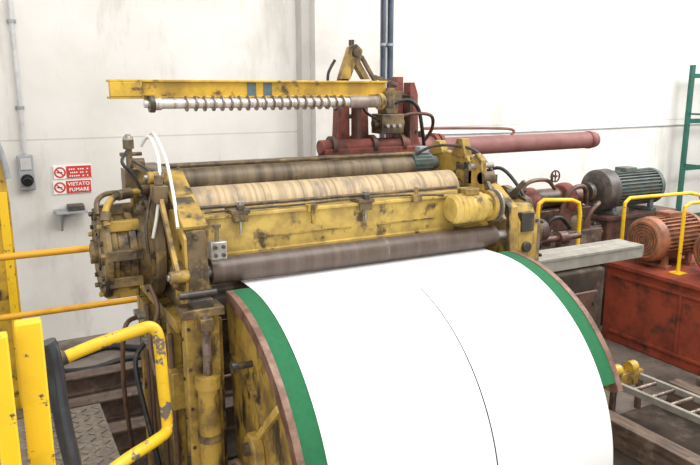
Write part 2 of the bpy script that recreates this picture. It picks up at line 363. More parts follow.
# front beam
fb = obj('front_beam', G().prism([(3.31,1.765),(3.31,1.745),(3.33,1.745),(3.33,1.755),(3.46,1.755),(3.46,1.95),(3.47,1.95),(3.47,1.968),(3.305,1.968),(3.305,1.95),(3.32,1.95),(3.32,1.765)],'x',.92,2.76), 'byel', mc, .003)
obj('guide_rod', G().cyl((.90, 3.38, 2.0), (2.55, 3.38, 2.0), .010, n=12), 'brown', fb, 0)
g = G()
for xx in (1.0, 1.25, 1.6, 2.0, 2.3): g.bolt((xx, 3.32, 1.79), (0,-1,0), .009, .008)
each('bolt', g, 'brown', fb, 0)
for xx in (1.12, 1.86):
    c = obj('clamp', G().box(xx-.05, xx+.05, 3.28, 3.40, 1.968, 1.99).box(xx-.04, xx+.04, 3.288, 3.305, 1.925, 1.97), 'brown', fb)
    obj('clamp_screw', G().cyl((xx, 3.295, 1.86), (xx, 3.295, 2.03), .007, n=10).cyl((xx-.02, 3.295, 2.03), (xx+.02, 3.295, 2.03), .006, n=8), 'steel', c, 0)
    obj('clamp_nut', G().box(xx-.018,xx+.018,3.275,3.31,1.99,2.015), 'dark', c)
for xa, xb, zz in ((1.22,1.78,1.83),(1.95,2.35,1.83)):
    obj('face_strip', G().box(xa, xb, 3.314, 3.32, zz, zz+.006), 'dyel', fb, 0)
obj('bracket', G().box(1.50,1.56,3.29,3.33,1.945,1.985).box(1.52,1.54,3.28,3.30,1.88,1.985), 'dyel', fb)
obj('bracket', G().box(2.18,2.24,3.29,3.33,1.945,1.99).cyl((2.21,3.31,1.99),(2.21,3.31,2.03),.012), 'brown', fb)
obj('beam_cable', G().tube([(.95,3.34,1.98),(1.2,3.33,1.985),(1.5,3.345,1.98),(1.85,3.335,1.99),(2.2,3.34,1.98),(2.4,3.30,1.97)], .006, 8), 'dark', fb, 0)
# rollers
RZ = 1.705
dr = obj('press_roller', G().cyl((.925, 3.22, RZ), (2.72, 3.22, RZ), .067, n=44), 'rdark', mc, .002, label='dark brown front press roller')
each('journal', G().cyl((.88, 3.22, RZ), (.925, 3.22, RZ), .034).cyl((2.72, 3.22, RZ), (2.81, 3.22, RZ), .03), 'steel', dr, 0)
obj('joint_band', G().ringt((1.93,3.22,RZ), (1,0,0), .065, .0675, .005, 44), 'ring', dr, 0)
br = obj('main_roller', G().cyl((.935, 3.605, 1.955), (2.66, 3.605, 1.955), .122, n=52), 'rbeige', mc, .004, label='wide tan wrapped main roller')
each('journal', G().cyl((.90, 3.605, 1.955), (.935, 3.605, 1.955), .05).cyl((2.66, 3.605, 1.955), (2.81, 3.605, 1.955), .05), 'brown', br, 0)
bt = obj('back_roller', G().cyl((.93, 3.95, 2.07), (2.60, 3.95, 2.07), .072, n=36), 'rback', mc, .003, label='grimy brown rear roller')
obj('rail_bar', G().box(.9, 2.81, 4.05, 4.09, 2.12, 2.16), 'brown', bt)
obj('wiper_rod', G().cyl((.9, 3.93, 2.16), (2.6, 3.93, 2.16), .012, n=10), 'brown', bt, 0)
obj('lower_roller', G().cyl((.95, 3.36, 1.50), (2.77, 3.36, 1.50), .10, n=36), 'rdark', mc, .003)
bb = obj('bearing_block', G().box(.90, .98, 3.09, 3.15, 1.79, 1.88), 'steel', mc, .006)
g = G()
for dx in (.02, .06):
    for dz in (.025, .065): g.bolt((.90+dx, 3.09, 1.79+dz), (0,-1,0), .010, .012)
each('bolt', g, 'dark', bb, 0)
obj('screw', G().cyl((.94, 3.12, 1.88), (.94, 3.12, 1.95), .012, n=10).cyl((.94,3.12,1.945),(.94,3.12,1.96),.022,n=6), 'brown', bb, 0)
obj('bearing_housing', G().lathe((.74,3.22,1.70),(1,0,0),[(0,0),(0,.055),(.03,.075),(.06,.075),(.06,0)]), 'brown', mc)
obj('roller_arm', G().prism([(3.18,1.62),(3.26,1.62),(3.5,2.0),(3.42,2.02)],'x',.905,.925), 'dyel', mc)
# disc housing
TC = Vector((0, 3.72, 1.75))
def P_(x, r, a): return Vector((x, TC.y+r*math.cos(a), TC.z+r*math.sin(a)))
tu = obj('disc_housing', G().lathe((.50,TC.y,TC.z),(1,0,0),[(0,0),(0,.205),(.015,.215),(.045,.215),(.05,.20),(.10,.20),(.105,.222),(.14,.222),(.145,.205),(.20,.205),(.205,.235),(.30,.235),(.30,0)],48), 'tdark', mc, .003, label='round bolted greasy disc housing on the left side')
obj('front_flange', G().lathe((.475,TC.y,TC.z),(1,0,0),[(0,.10),(0,.235),(.012,.248),(.035,.248),(.04,.235),(.04,.10)],48), 'tdark', tu, 0)
obj('rear_flange', G().lathe((.72,TC.y,TC.z),(1,0,0),[(0,0),(0,.255),(.012,.268),(.05,.268),(.06,.255),(.06,0)],48), 'brown', tu, 0)
for k in range(9):
    a = 2*PI*k/9+.25
    obj('clamp_lug', G().bar(P_(.49,.225,a), P_(.66,.225,a), .05, .055).cyl(P_(.455,.225,a), P_(.49,.225,a), .015, n=6), 'dyel' if k % 3 == 0 else 'tdark', tu, .005)
g = G()
for k in range(12):
    a = 2*PI*k/12+.1; g.bolt(P_(.475,.185,a), (-1,0,0), .013, .014)
for k in range(12):
    a = 2*PI*k/12; g.bolt(P_(.72,.245,a), (-1,0,0), .011, .012)
each('bolt', g, 'dark', tu, 0)
for k in range(6):
    a = 2*PI*k/6
    obj('face_pad', G().bar(P_(.482,.115,a), P_(.482,.165,a), .022, .05), 'brown', tu, .004)
obj('hub', G().lathe((.435,TC.y,TC.z),(1,0,0),[(0,0),(0,.045),(.015,.06),(.03,.06),(.032,.085),(.07,.10),(.07,0)],30), 'tdark', tu, 0)
obj('feed_pipe', G().tube([(.50,3.50,1.93),(.50,3.53,2.0),(.56,3.62,2.05),(.68,3.70,2.06),(.80,3.74,2.06)], .018), 'dyel', mc, 0)
obj('feed_pipe', G().tube([(.47,3.60,1.97),(.48,3.66,2.03),(.54,3.76,2.05),(.64,3.84,2.04)], .014), 'brown', mc, 0)
each('pipe_joint', G().cyl((.58,3.64,2.055),(.65,3.68,2.06),.028).cyl((.71,3.72,2.06),(.75,3.73,2.06),.030).cyl((.49,3.50,1.95),(.50,3.52,1.99),.026), 'brown', mc, 0)
vt = obj('valve_tower', G().box(.66, .78, 3.86, 3.98, 2.0, 2.16).cyl((.70,3.92,2.16),(.70,3.92,2.28),.018).cyl((.70,3.92,2.27),(.70,3.92,2.32),.03).cyl((.65,3.92,2.24),(.77,3.92,2.24),.011), 'brown', mc)
obj('valve_tower_cap', G().lathe((.70,3.92,2.32),(0,0,1),[(0,0),(0,.03),(.015,.026),(.03,.010),(.03,0)]), 'steel', vt, 0)
obj('tower_bracket', G().box(.78,.80,3.88,3.96,2.0,2.14), 'dyel', vt)
obj('lever', G().bar((.70,3.80,2.20),(.80,3.62,2.12),.02,.03).cyl((.68,3.82,2.20),(.76,3.82,2.20),.026), 'brown', mc)
obj('regulator', G().box(.72,.79,3.42,3.52,2.03,2.12).cyl((.755,3.47,2.12),(.755,3.47,2.17),.022), 'brown', mc, .005)
la = obj('link_arm', G().bar((.76,3.55,2.15),(.74,3.10,1.73),.022,.038).cyl((.72,3.55,2.15),(.80,3.55,2.15),.03).cyl((.70,3.10,1.73),(.79,3.10,1.73),.03), 'dyel', mc)
each('pin', G().cyl((.69,3.10,1.73),(.72,3.10,1.73),.016).cyl((.70,3.55,2.15),(.73,3.55,2.15),.016), 'steel', la, 0)
def hose(pts, r, m, nm='hose', lab=None):
    return obj(nm, G().tube(pts, r), m, mc, 0, label=lab)
hose([PY(141,146,3.8), PY(146,138,3.75), PY(151,139,3.7), PY(158,158,3.6), PY(160,185,3.5), PY(157,215,3.45), PY(153,238,3.45)], .009, 'hosew', lab='white hose')
hose([PY(143,142,3.82), PY(151,133,3.78), PY(157,139,3.7), PY(166,160,3.6), PY(171,182,3.45), PY(175,205,3.32), PY(178,228,3.2)], .009, 'hosew', lab='white hose')
hose([PY(128,150,3.8), PY(122,162,3.7), PY(133,175,3.7), PY(141,190,3.7), PY(150,205,3.7)], .009, 'black')
hose([PY(178,168,3.7), PY(177,188,3.5), PY(186,218,3.3), PY(196,240,3.12)], .008, 'dark')
hose([PY(132,160,3.7), PY(150,172,3.65), PY(152,190,3.55), PY(146,225,3.42), PY(150,262,3.40)], .008, 'dark')
hose([PY(150,285,3.5), PY(158,310,3.45), PY(150,340,3.45), PY(156,375,3.4)], .012, 'hoseb')
# hydraulic front column left
fc = obj('front_column', G().box(.735,.90,3.0,3.08,0,1.56), 'dyel', mc, .006)
obj('column_cap', G().box(.72,.915,2.96,3.09,1.56,1.60), 'brown', fc)
hc = obj('hydraulic_cylinder', G().lathe((.82,2.955,.2),(0,0,1),[(0,0),(0,.052),(1.02,.052),(1.02,.062),(1.08,.062),(1.08,0)],28), 'dyel', fc, 0)
obj('piston_rod', G().cyl((.82,2.955,1.28),(.82,2.955,1.57),.022), 'ring', hc, 0)
obj('rod_clevis', G().box(.79,.85,2.925,3.0,1.50,1.56), 'brown', hc)
each('cylinder_band', G().ringt((.82,2.955,.95),(0,0,1),.051,.06,.035).ringt((.82,2.955,.6),(0,0,1),.051,.06,.035), 'brown', hc, 0)
obj('rod_head', G().box(.77,.87,2.98,3.07,1.60,1.64).cyl((.72,3.03,1.655),(.90,3.03,1.655),.018), 'dark', fc)
g = G()
for z in (.9,1.1,1.3,1.5): g.bolt((.75,3.0,z),(0,-1,0),.009,.008); g.bolt((.735,3.05,z-.06),(-1,0,0),.009,.008)
each('bolt', g, 'dark', fc, 0)
for y, r in ((3.95,.014),(3.85,.010),(3.55,.012),(3.3,.014)): obj('lube_pipe', G().tube([(.735,y,.3),(.735,y,1.0),(.735,y+.01,1.38)], r, 8, False), 'hoseb', mc, 0)
each('manifold', G().box(.70,.80,3.5,3.72,1.12,1.30).box(.72,.80,3.86,4.04,1.15,1.38).box(.71,.80,3.22,3.34,1.0,1.2), 'dyel', mc, .006)
g = G()
for y in (3.55,3.61,3.67): g.cyl((.66,y,1.24),(.70,y,1.24),.015, n=8)
for y in (3.9,3.99): g.cyl((.68,y,1.3),(.72,y,1.3),.02, n=8)
each('fitting', g, 'steel', mc, 0)
hose([(.66,3.61,1.24),(.60,3.58,1.15),(.62,3.5,.9),(.66,3.4,.6),(.70,3.3,.2)], .014, 'black')
hose([(.68,3.9,1.3),(.6,3.86,1.25),(.58,3.9,.9),(.62,4.0,.4)], .014, 'hoseb')
# right outer housings
og = obj('outer_gear_plate', G().prism([(3.2,1.0),(3.2,1.70),(3.30,1.90),(3.52,1.96),(3.62,1.94),(3.85,1.98),(4.0,1.75),(4.0,1.0)],'x',3.05,3.10), 'brown', mc, .005)
obj('gear_case', G().prism([(3.17,1.50),(3.17,1.78),(3.24,1.88),(3.40,1.90),(3.46,1.80),(3.46,1.50)],'x',2.885,3.045), 'dyel', og, .008, label='compact dirty yellow gear case')
obj('gear_case_cover', G().lathe((3.10,3.34,1.68),(1,0,0),[(0,0),(0,.10),(.02,.11),(.05,.11),(.06,.06),(.10,.05),(.10,0)]), 'brown', og, 0)
g = G()
for y, z in ((3.20,1.54),(3.20,1.76),(3.42,1.54),(3.42,1.80)): g.bolt((3.10,y,z),(1,0,0),.012,.012); g.bolt((2.92+(y-3.2)*.5,3.17,z-.02),(0,-1,0),.011,.01)
each('bolt', g, 'dark', og, 0)
obj('gear', G().lathe((2.88,3.55,1.86),(1,0,0),[(0,0),(0,.09),(.05,.09),(.05,.06),(.10,.06),(.10,.08),(.17,.08),(.17,0)]), 'brown', og, 0)
g2 = G().lathe((2.88,3.78,1.93),(1,0,0),[(0,0),(0,.13),(.06,.13),(.06,.05),(.17,.05),(.17,0)])
for k in range(28):
    a = 2*PI*k/28; c = Vector((0,math.cos(a),math.sin(a)))
    q = Vector((2.88,3.78,1.93))+c*.130; g2.bar(q, q+Vector((.06,0,0)), .014,.014)
obj('gear', g2, 'dark', og, 0)
obj('gear_cap', G().lathe((3.10,3.7,1.85),(1,0,0),[(0,0),(0,.06),(.06,.05),(.08,0)]), 'brown', og, 0)
obj('crank', G().bar((2.96,3.34,1.92),(3.0,3.26,2.02),.03,.03).cyl((2.93,3.36,1.93),(3.03,3.36,1.93),.03), 'dark', og)
obj('grease_block', G().box(2.90,3.0,3.155,3.20,1.72,1.84).cyl((2.95,3.15,1.62),(2.95,3.17,1.62),.035), 'dark', og, .004)
each('oil_cup', G().cyl((2.95,3.50,1.94),(2.95,3.50,2.04),.022).cyl((2.96,3.66,2.04),(2.96,3.66,2.14),.018), 'dark', og, 0)
obj('coupling', G().lathe((3.12,3.50,1.62),(1,0,0),[(0,0),(0,.07),(.05,.07),(.05,.10),(.10,.10),(.10,.05),(.22,.05),(.22,.08),(.28,.08),(.28,0)]), 'pump', og, 0)
obj('coupling', G().lathe((3.12,3.82,1.66),(1,0,0),[(0,0),(0,.11),(.04,.11),(.04,.05),(.30,.05),(.30,.09),(.36,.09),(.36,0)]), 'brown', og, 0)
hose([(2.92,3.6,2.04),(3.0,3.5,2.08),(3.06,3.40,1.98),(3.07,3.3,1.86)], .012, 'black')
hose([(2.6,3.9,2.16),(2.7,3.8,2.22),(2.85,3.6,2.20),(2.9,3.45,2.06)], .010, 'dark')
# yellow gear motor
gm = obj('gear_motor', G().lathe((2.38,3.205,1.90),(1,0,0),[(0,0),(0,.07),(.02,.088),(.22,.088),(.23,.074),(.27,.074),(.27,.0)],32), 'byel', mc, .002)
obj('motor_cover', G().lathe((2.65,3.205,1.90),(1,0,0),[(0,0),(0,.092),(.03,.092),(.045,.075),(.045,.0)],32), 'dyel', gm, 0)
obj('terminal_box', G().box(2.46,2.56,3.16,3.25,1.98,2.02), 'dyel', gm, .006)
obj('motor_disc', G().lathe((2.70,3.205,1.90),(1,0,0),[(0,0),(0,.10),(.012,.10),(.012,0)],32), 'steel', gm, 0)
obj('motor_foot', G().box(2.44,2.60,3.24,3.31,1.80,1.85), 'dyel', gm)
g = G()
for k in range(5): g.ringt((2.42+k*.035,3.205,1.90),(1,0,0),.087,.091,.008)
each('cooling_rib', g, 'byel', gm, 0)
bm_ = obj('small_motor', G().lathe((2.57,3.95,2.09),(1,0,0),[(0,0),(0,.05),(.01,.076),(.16,.076),(.17,.05),(.22,.045),(.22,0)],28), 'teal', mc, 0, label='small blue grey motor')
g = G()
for k in range(20):
    a = 2*PI*k/20; c = Vector((0,math.cos(a),math.sin(a))); q = Vector((2.585,3.95,2.09))+c*.076; g.bar(q, q+Vector((.135,0,0)), .006,.012)
obj('cooling_fins', g, 'teal', bm_, 0)
obj('terminal_box', G().box(2.63,2.70,3.90,3.97,2.16,2.205), 'grey', bm_)
# ================================================ CURVED TABLE + SHEET
YC, ZC = 3.07, .69
SX0, SX1 = 1.09, 2.645
ct = thing('curved_table', 'curved yellow guide table with green felt edges and brown rims under the white sheet', 'table', (1.87, 2.8, 0))
obj('table_shell', G().arcband(YC,ZC,.905,.930,-2,63,1.0,2.735), 'dyel', ct, 0)
obj('felt_lining', G().arcband(YC,ZC,.930,.9395,-2,63,.995,2.74), 'green', ct, 0, label='green felt surface')
obj('rim', G().arcband(YC,ZC,.885,.944,-1,66,.962,.995), 'rim', ct, .002, label='brown left rim')
obj('rim', G().arcband(YC,ZC,.885,.944,-1,66,2.74,2.775), 'rim', ct, .002, label='brown right rim')
for x0 in (.985, 2.715):
    w = obj('web_plate', G().arcband(YC,ZC,.04,.884,-6,64,x0,x0+.022), 'dyel', ct)
    each('leg', G().box(x0+.026,x0+.08,2.50,2.62,0,1.1).box(x0+.026,x0+.08,2.94,3.05,0,1.4), 'dyel', w)
    s_ = -1 if x0 < 2 else 1
    aa = math.radians(46); q = Vector((x0+(0 if x0 < 2 else .022)+s_*.012, YC, ZC))
    obj('stiffener', G().bar(q+Vector((0, -.35*math.sin(aa), .35*math.cos(aa))), q+Vector((0, -.87*math.sin(aa), .87*math.cos(aa))), .024, .035), 'byel', w)
    obj('inner_flange', G().arcband(YC,ZC,.60,.625,0,62,x0-(.02 if x0<2 else -.022),x0+(0 if x0<2 else .042)), 'dyel', w, 0)
obj('stub_shaft', G().cyl((.90,2.80,1.36),(.985,2.80,1.36),.016).cyl((.885,2.80,1.36),(.91,2.80,1.36),.026, n=12), 'dark', ct, 0)
obj('pivot_bracket', G().prism([(2.62,.70),(2.66,1.0),(2.70,1.05),(2.75,1.05),(2.80,1.0),(2.86,.70)],'x',.93,.985), 'dyel', ct, .008)
obj('pivot_pin', G().cyl((.905,2.73,.98),(.93,2.73,.98),.03,n=20), 'brown', ct, 0)
each('cross_shaft', G().cyl((1.02,2.70,1.03),(2.70,2.70,1.03),.04).cyl((1.02,3.0,.9),(2.70,3.0,.9),.05), 'brown', ct, 0)
obj('end_flange', G().box(1.04,2.70,2.26,2.30,1.0,1.07), 'brown', ct)
obj('hydraulic_hose', G().tube([(.90,2.90,.60),(.885,2.86,.80),(.89,2.78,.90),(.90,2.66,.86),(.92,2.50,.72)], .016), 'hoseb', ct, 0)
Rs = .9435
pts = []
for k in range(70):
    a = math.radians(90*k/69); pts.append((YC-Rs*math.sin(a), ZC+Rs*math.cos(a)))
pts = [(4.0, ZC+Rs), (3.6, ZC+Rs)] + pts + [(YC-Rs, .35), (YC-Rs, .01)]
g = G(); th = .003
rings = []
for i, (y, z) in enumerate(pts):
    if y > YC: yo, zo = y, z-th
    elif z < ZC: yo, zo = y+th, z
    else:
        d = Vector((y-YC, z-ZC)).normalized(); yo, zo = y-d.x*th, z-d.y*th
    rings.append([g.bm.verts.new(c) for c in ((SX0,y,z),(SX1,y,z),(SX1,yo,zo),(SX0,yo,zo))])
for A, B in zip(rings, rings[1:]):
    for k in range(4): g.bm.faces.new((A[k],A[(k+1)%4],B[(k+1)%4],B[k]))
g.bm.faces.new(rings[0][::-1]); g.bm.faces.new(rings[-1])
sh = obj('coated_sheet', g, 'sheet', bev=0); tag(sh, 'wide glossy white sheet curving down over the green edged table', 'metal sheet')
g = G()
R = []
for k in range(61):
    t_ = k/60; a = math.radians(17+73*t_); xx = 1.912-.010*(1-t_)**2; w = .0026+.0008*min(1, t_*1.8)
    r = Rs+.0008
    R.append([g.bm.verts.new((xx+s*w, YC-r*math.sin(a), ZC+r*math.cos(a))) for s in (-1,1)])
for A, B in zip(R, R[1:]): g.bm.faces.new((A[0],A[1],B[1],B[0]))
obj('slit_line', g, 'black', sh, 0, label='thin dark lengthwise slit')
# ================================================ OVERHEAD ARM
oa = thing('overhead_arm', 'yellow overhead beam carrying a ringed steel shaft above the rollers', 'beam', (1.5, 3.95, 2.5))
be = obj('beam', G().prism([(3.9,2.542),(4.02,2.542),(4.02,2.554),(3.94,2.554),(3.94,2.632),(4.02,2.632),(4.02,2.645),(3.9,2.645),(3.9,2.632),(3.925,2.632),(3.925,2.554),(3.9,2.554)],'x',.62,2.36), 'oyel', oa)
obj('end_stiffener', G().box(.62,.79,3.895,3.925,2.554,2.632), 'oyel', be)
for px in (252, 268):
    q = PY(px, 88, 3.924); obj('blue_mark', G().box(q.x-.03, q.x+.025, 3.922, 3.926, 2.556, 2.630), 'blue', be, 0, label='dark blue patch')
obj('shaft', G().lathe((.775,3.80,2.515),(1,0,0),[(0,0),(0,.020),(.03,.020),(.03,.034),(.09,.034),(.09,.027),(1.30,.027),(1.30,0)],32), 'shaft', oa, .001)
obj('sleeve', G().lathe((2.02,3.80,2.515),(1,0,0),[(0,0),(0,.034),(.01,.037),(.20,.037),(.20,.040),(.25,.040),(.25,0)],32), 'sleeve', oa, 0, label='plain brown grey sleeve')
for k in range(20):
    xx = 1.0+k*.051
    obj('ring', G().ringt((xx,3.80,2.515),(1,0,0),.026,.043,.008,28), 'ring', oa, 0)
obj('shaft_bracket', G().box(.80,.83,3.79,3.93,2.535,2.56).ringt((.80,3.80,2.515),(1,0,0),.034,.046,.03), 'brown', oa)
obj('shaft_bracket', G().box(2.23,2.26,3.79,3.93,2.535,2.56).ringt((2.23,3.80,2.515),(1,0,0),.040,.052,.03), 'dyel', oa)
obj('end_block', G().box(2.34,2.46,3.88,4.13,2.52,2.58).box(2.31,2.37,4.05,4.218,2.50,2.58).cyl((2.38,3.9,2.47),(2.38,3.9,2.60),.03), 'brown', oa)
# ================================================ RED STAND
rs = thing('red_press_stand', 'dull red stand with forked posts and long faded ram tube behind the rollers', 'machine', (2.7, 4.55, 0))
obj('pedestal', G().box(2.25,2.95,4.42,4.85,0,2.02), 'red', rs, .01)
def fork(x0, x1):
    xm = (x0+x1)/2; w_ = (x1-x0)
    g = G().prism([(x0,2.02),(x0+.03,2.60),(x0+.06,2.68),(x0+.10,2.68),(x0+.105,2.30),(x0+.105,2.26),(x1-.09,2.26),(x1-.09,2.30),(x1-.085,2.64),(x1-.05,2.64),(x1-.02,2.56),(x1,2.02)],'y',4.32,4.42)
    obj('post', g, 'red', rs)
fork(2.20, 2.47); fork(2.65, 2.90)
each('post_flange', G().box(2.315,2.345,4.22,4.32,2.02,2.58).box(2.75,2.78,4.22,4.32,2.02,2.55), 'pump', rs)
each('post_pin', G().cyl((2.22,4.37,2.56),(2.46,4.37,2.56),.022).cyl((2.68,4.37,2.54),(2.90,4.37,2.54),.022).cyl((2.22,4.37,2.40),(2.46,4.37,2.40),.016), 'dark', rs, 0)
cb = obj('crosshead', G().box(2.04,2.84,4.17,4.30,2.11,2.19).cyl((2.02,4.235,2.20),(2.74,4.235,2.20),.05), 'red', rs, .008, label='wide dull red horizontal body')
each('flange', G().ringt((2.10,4.235,2.20),(1,0,0),.03,.075,.03).ringt((2.42,4.235,2.20),(1,0,0),.03,.075,.03).ringt((2.66,4.235,2.20),(1,0,0),.03,.075,.03), 'pump', cb, 0)
g = G()
for xx in (2.25,2.44,2.69,2.87):
    for z in (2.16,2.28): g.bolt((xx,4.32,z),(0,-1,0),.012,.012)
for xx in (2.18,2.3,2.5,2.58,2.78): g.bolt((xx,4.17,2.14),(0,-1,0),.014,.012)
each('bolt', g, 'dark', rs, 0)
obj('body', G().lathe((2.2,4.5,2.14),(1,0,0),[(0,0),(0,.07),(.02,.085),(.32,.085),(.32,.1),(.36,.1),(.36,.085),(.72,.085),(.72,.11),(.76,.11),(.76,0)],32), 'red', rs, 0)
rt = obj('ram_tube', G().lathe((2.96,4.6,2.125),(1,0,0),[(0,0),(0,.092),(.26,.092),(.28,.078),(2.08,.076),(2.11,.068),(2.11,0)],32), 'redtube', rs, 0, label='long faded brownish pink tube')
each('tube_collar', G().ringt((3.20,4.6,2.125),(1,0,0),.08,.118,.035).ringt((3.26,4.6,2.125),(1,0,0),.075,.112,.03).ringt((4.97,4.6,2.125),(1,0,0),.075,.082,.03), 'red', rt, 0)
obj('tube_cap', G().cyl((3.10,4.6,2.21),(3.10,4.6,2.26),.03,n=12), 'dark', rt, 0)
obj('top_pipe', G().tube([(3.1,4.6,2.25),(3.12,4.6,2.275),(3.2,4.6,2.28),(4.0,4.6,2.255),(4.05,4.6,2.2)], .012, 8), 'redtube', rs, 0)
yb = obj('top_bracket', G().prism([(2.22,2.66),(2.30,2.88),(2.35,2.90),(2.40,2.86),(2.38,2.78),(2.46,2.66),(2.41,2.66),(2.34,2.76),(2.30,2.66)],'y',4.30,4.36), 'dyel', rs)
obj('bracket_bolt', G().cyl((2.34,4.27,2.84),(2.34,4.38,2.84),.03,n=12).cyl((2.34,4.36,2.87),(2.34,4.36,2.93),.02), 'dark', yb, 0)
each('bracket_arm', G().bar((2.40,4.33,2.82),(2.52,4.33,2.64),.03,.025).bar((2.51,4.33,2.68),(2.70,4.33,2.62),.03,.025), 'brown', yb)
def rhose(p, r=.014, m='black'): return obj('hose', G().tube(p, r), m, rs, 0)
rhose([PY(392,103,4.18), PY(408,100,4.18), PY(418,108,4.18), PY(422,128,4.2), PY(424,145,4.25)])
rhose([PY(335,60,4.28), PY(328,75,4.28), PY(330,95,4.28), PY(336,110,4.3)], .010)
rhose([PY(360,100,4.2), PY(366,112,4.2), PY(378,120,4.2), PY(392,130,4.2)], .010)
v = obj('valve_block', G().box(2.48,2.66,4.16,4.32,2.28,2.42).box(2.52,2.62,4.18,4.30,2.42,2.49).cyl((2.45,4.24,2.35),(2.70,4.24,2.35),.035), 'brown', rs, .006)
g = G()
for xx in (2.51,2.56,2.61): g.cyl((xx,4.16,2.34),(xx,4.13,2.34),.014,n=8)
each('fitting', g, 'steel', v, 0)
obj('pipe_run', G().tube([(2.66,4.2,2.40),(2.76,4.18,2.42),(2.92,4.2,2.40),(3.0,4.3,2.3),(3.0,4.4,2.2)], .013), 'pump', rs, 0)
obj('yellow_rail', G().box(2.0,3.2,4.26,4.30,2.03,2.06), 'oyel', rs)
# ================================================ BENCH (right)
t = thing('slide_beam', 'slim worn grey metal beam resting on the dark gearbox at right of the machine', 'beam', (3.85, 3.7, 1.26))
obj('beam_body', G().prism([(3.56,1.275),(3.79,1.275),(3.79,1.36),(3.80,1.36),(3.80,1.38),(3.70,1.38),(3.695,1.374),(3.665,1.374),(3.66,1.38),(3.55,1.38),(3.55,1.36),(3.56,1.36)],'x',3.12,4.55), 'plank', t, .002)
obj('end_plate', G().box(4.55,4.565,3.56,3.79,1.28,1.375), 'steel', t)
obj('base_pad', G().box(3.2,4.1,3.58,3.77,1.261,1.275), 'beamb', t)
t = thing('drive_gearbox', 'dark greasy drive gearbox under the slim grey beam', 'gearbox', (3.7, 4.0, 0))
obj('housing', G().box(3.2,4.1,3.52,4.35,0,1.26), 'pit', t, .02)
obj('base_flange', G().box(3.15,4.2,3.46,4.4,0,.08), 'beamb', t)
obj('cover', G().lathe((4.10,3.9,.8),(1,0,0),[(0,0),(0,.2),(.04,.2),(.06,.14),(.06,0)]), 'brown', t, 0)
obj('front_cover', G().box(3.3,4.0,3.49,3.52,.3,1.1), 'pump', t, .01)
g = G()
for z in (.4,.7,1.0): g.bolt((3.34,3.49,z),(0,-1,0),.016,.014); g.bolt((3.96,3.49,z),(0,-1,0),.016,.014)
each('bolt', g, 'dark', t, 0)
obj('top_casing', G().prism([(3.9,1.26),(3.94,1.46),(4.1,1.54),(4.25,1.46),(4.3,1.26)],'x',3.35,3.75), 'pump', t, .01)
obj('output_flange', G().lathe((3.75,4.08,1.37),(1,0,0),[(0,0),(0,.11),(.03,.11),(.03,.06),(.10,.06),(.10,.09),(.14,.09),(.14,0)]), 'dark', t, 0)
obj('drive_shaft', G().cyl((3.89,4.08,1.37),(4.4,4.08,1.37),.025).ringt((4.15,4.08,1.37),(1,0,0),.025,.055,.08), 'pump', t, 0)
# ================================================ pump unit
pu = thing('pump_unit', 'rusty dark red pump unit with round flanges behind the slim grey beam', 'pump', (4.9, 5.1, 0))
obj('stand', G().box(4.35,5.7,4.98,5.4,0,1.15), 'beamb', pu, .01)
def pyl(px, py, Y, r, dpt, m, nm, n=26):
    q = PY(px, py, Y); o = obj(nm, G().lathe(q, (-.45,-.9,0), [(0,0),(0,r),(dpt*.5,r),(dpt*.5,r*.72),(dpt*.8,r*.72),(dpt,r*.4),(dpt,0)], n), m, pu, 0)
    g = G(); ax = Vector((-.45,-.9,0)).normalized(); u = ax.cross(Vector((0,0,1))).normalized()
    for k in range(8):
        a = 2*PI*k/8; g.bolt(q+ax*dpt*.5+(u*math.cos(a)+Vector((0,0,1))*math.sin(a))*r*.86, ax, r*.09, .012)
    each('bolt', g, 'steel', o, 0)
pyl(543, 236, 5.05, .11, .12, 'pump', 'flange'); pyl(571, 222, 5.15, .13, .16, 'brown', 'flange'); pyl(592, 230, 5.15, .10, .12, 'pump', 'flange'); pyl(560, 243, 5.02, .09, .12, 'dark', 'flange')
obj('pump_body', G().box(4.45,5.6,5.05,5.35,1.15,1.38).cyl((4.5,5.2,1.48),(5.6,5.2,1.48),.10), 'pump', pu, .01)
each('casing', G().lathe((4.72,5.18,1.45),(1,0,0),[(0,0),(0,.14),(.03,.16),(.14,.16),(.17,.14),(.17,0)]).lathe((5.25,5.18,1.46),(1,0,0),[(0,0),(0,.15),(.03,.17),(.10,.17),(.13,.14),(.13,0)]), 'red', pu, 0)
obj('shaft_coupling', G().lathe((5.6,5.25,1.49),(1,0,0),[(0,0),(0,.06),(.10,.06),(.10,.11),(.16,.11),(.16,.05),(.26,.05),(.26,0)]), 'dark', pu, 0)
for pl_, r, m_ in (([(4.60,5.02,1.40),(4.55,4.99,1.6),(4.65,4.99,1.70),(4.90,5.02,1.70),(5.05,5.05,1.6)],.02,'hoseb'),
                ([(5.1,5.0,1.35),(5.2,4.98,1.58),(5.4,4.99,1.60),(5.5,5.05,1.42)],.025,'pump'),
                ([(4.42,5.02,1.15),(4.38,4.98,1.45),(4.5,5.0,1.58),(4.7,5.1,1.60)],.018,'black'),
                ([(5.45,5.0,1.2),(5.5,4.96,1.35),(5.62,4.98,1.42),(5.7,5.1,1.38)],.022,'hoseb'),
                ([(4.85,4.96,1.16),(4.9,4.94,1.3),(5.05,4.94,1.32),(5.2,4.96,1.2)],.022,'black')):
    obj('pipe', G().tube(pl_, r), m_, pu, 0)
g = G().ringt((4.98,4.99,1.74),(0,-1,0),.05,.062,.012).cyl((4.98,5.02,1.74),(4.98,4.97,1.74),.012).bar((4.925,4.984,1.74),(5.035,4.984,1.74),.010,.01).bar((4.98,4.984,1.685),(4.98,4.984,1.795),.010,.01).cyl((4.98,5.03,1.66),(4.98,5.03,1.76),.014)
obj('hand_wheel', g, 'pump', pu, 0)
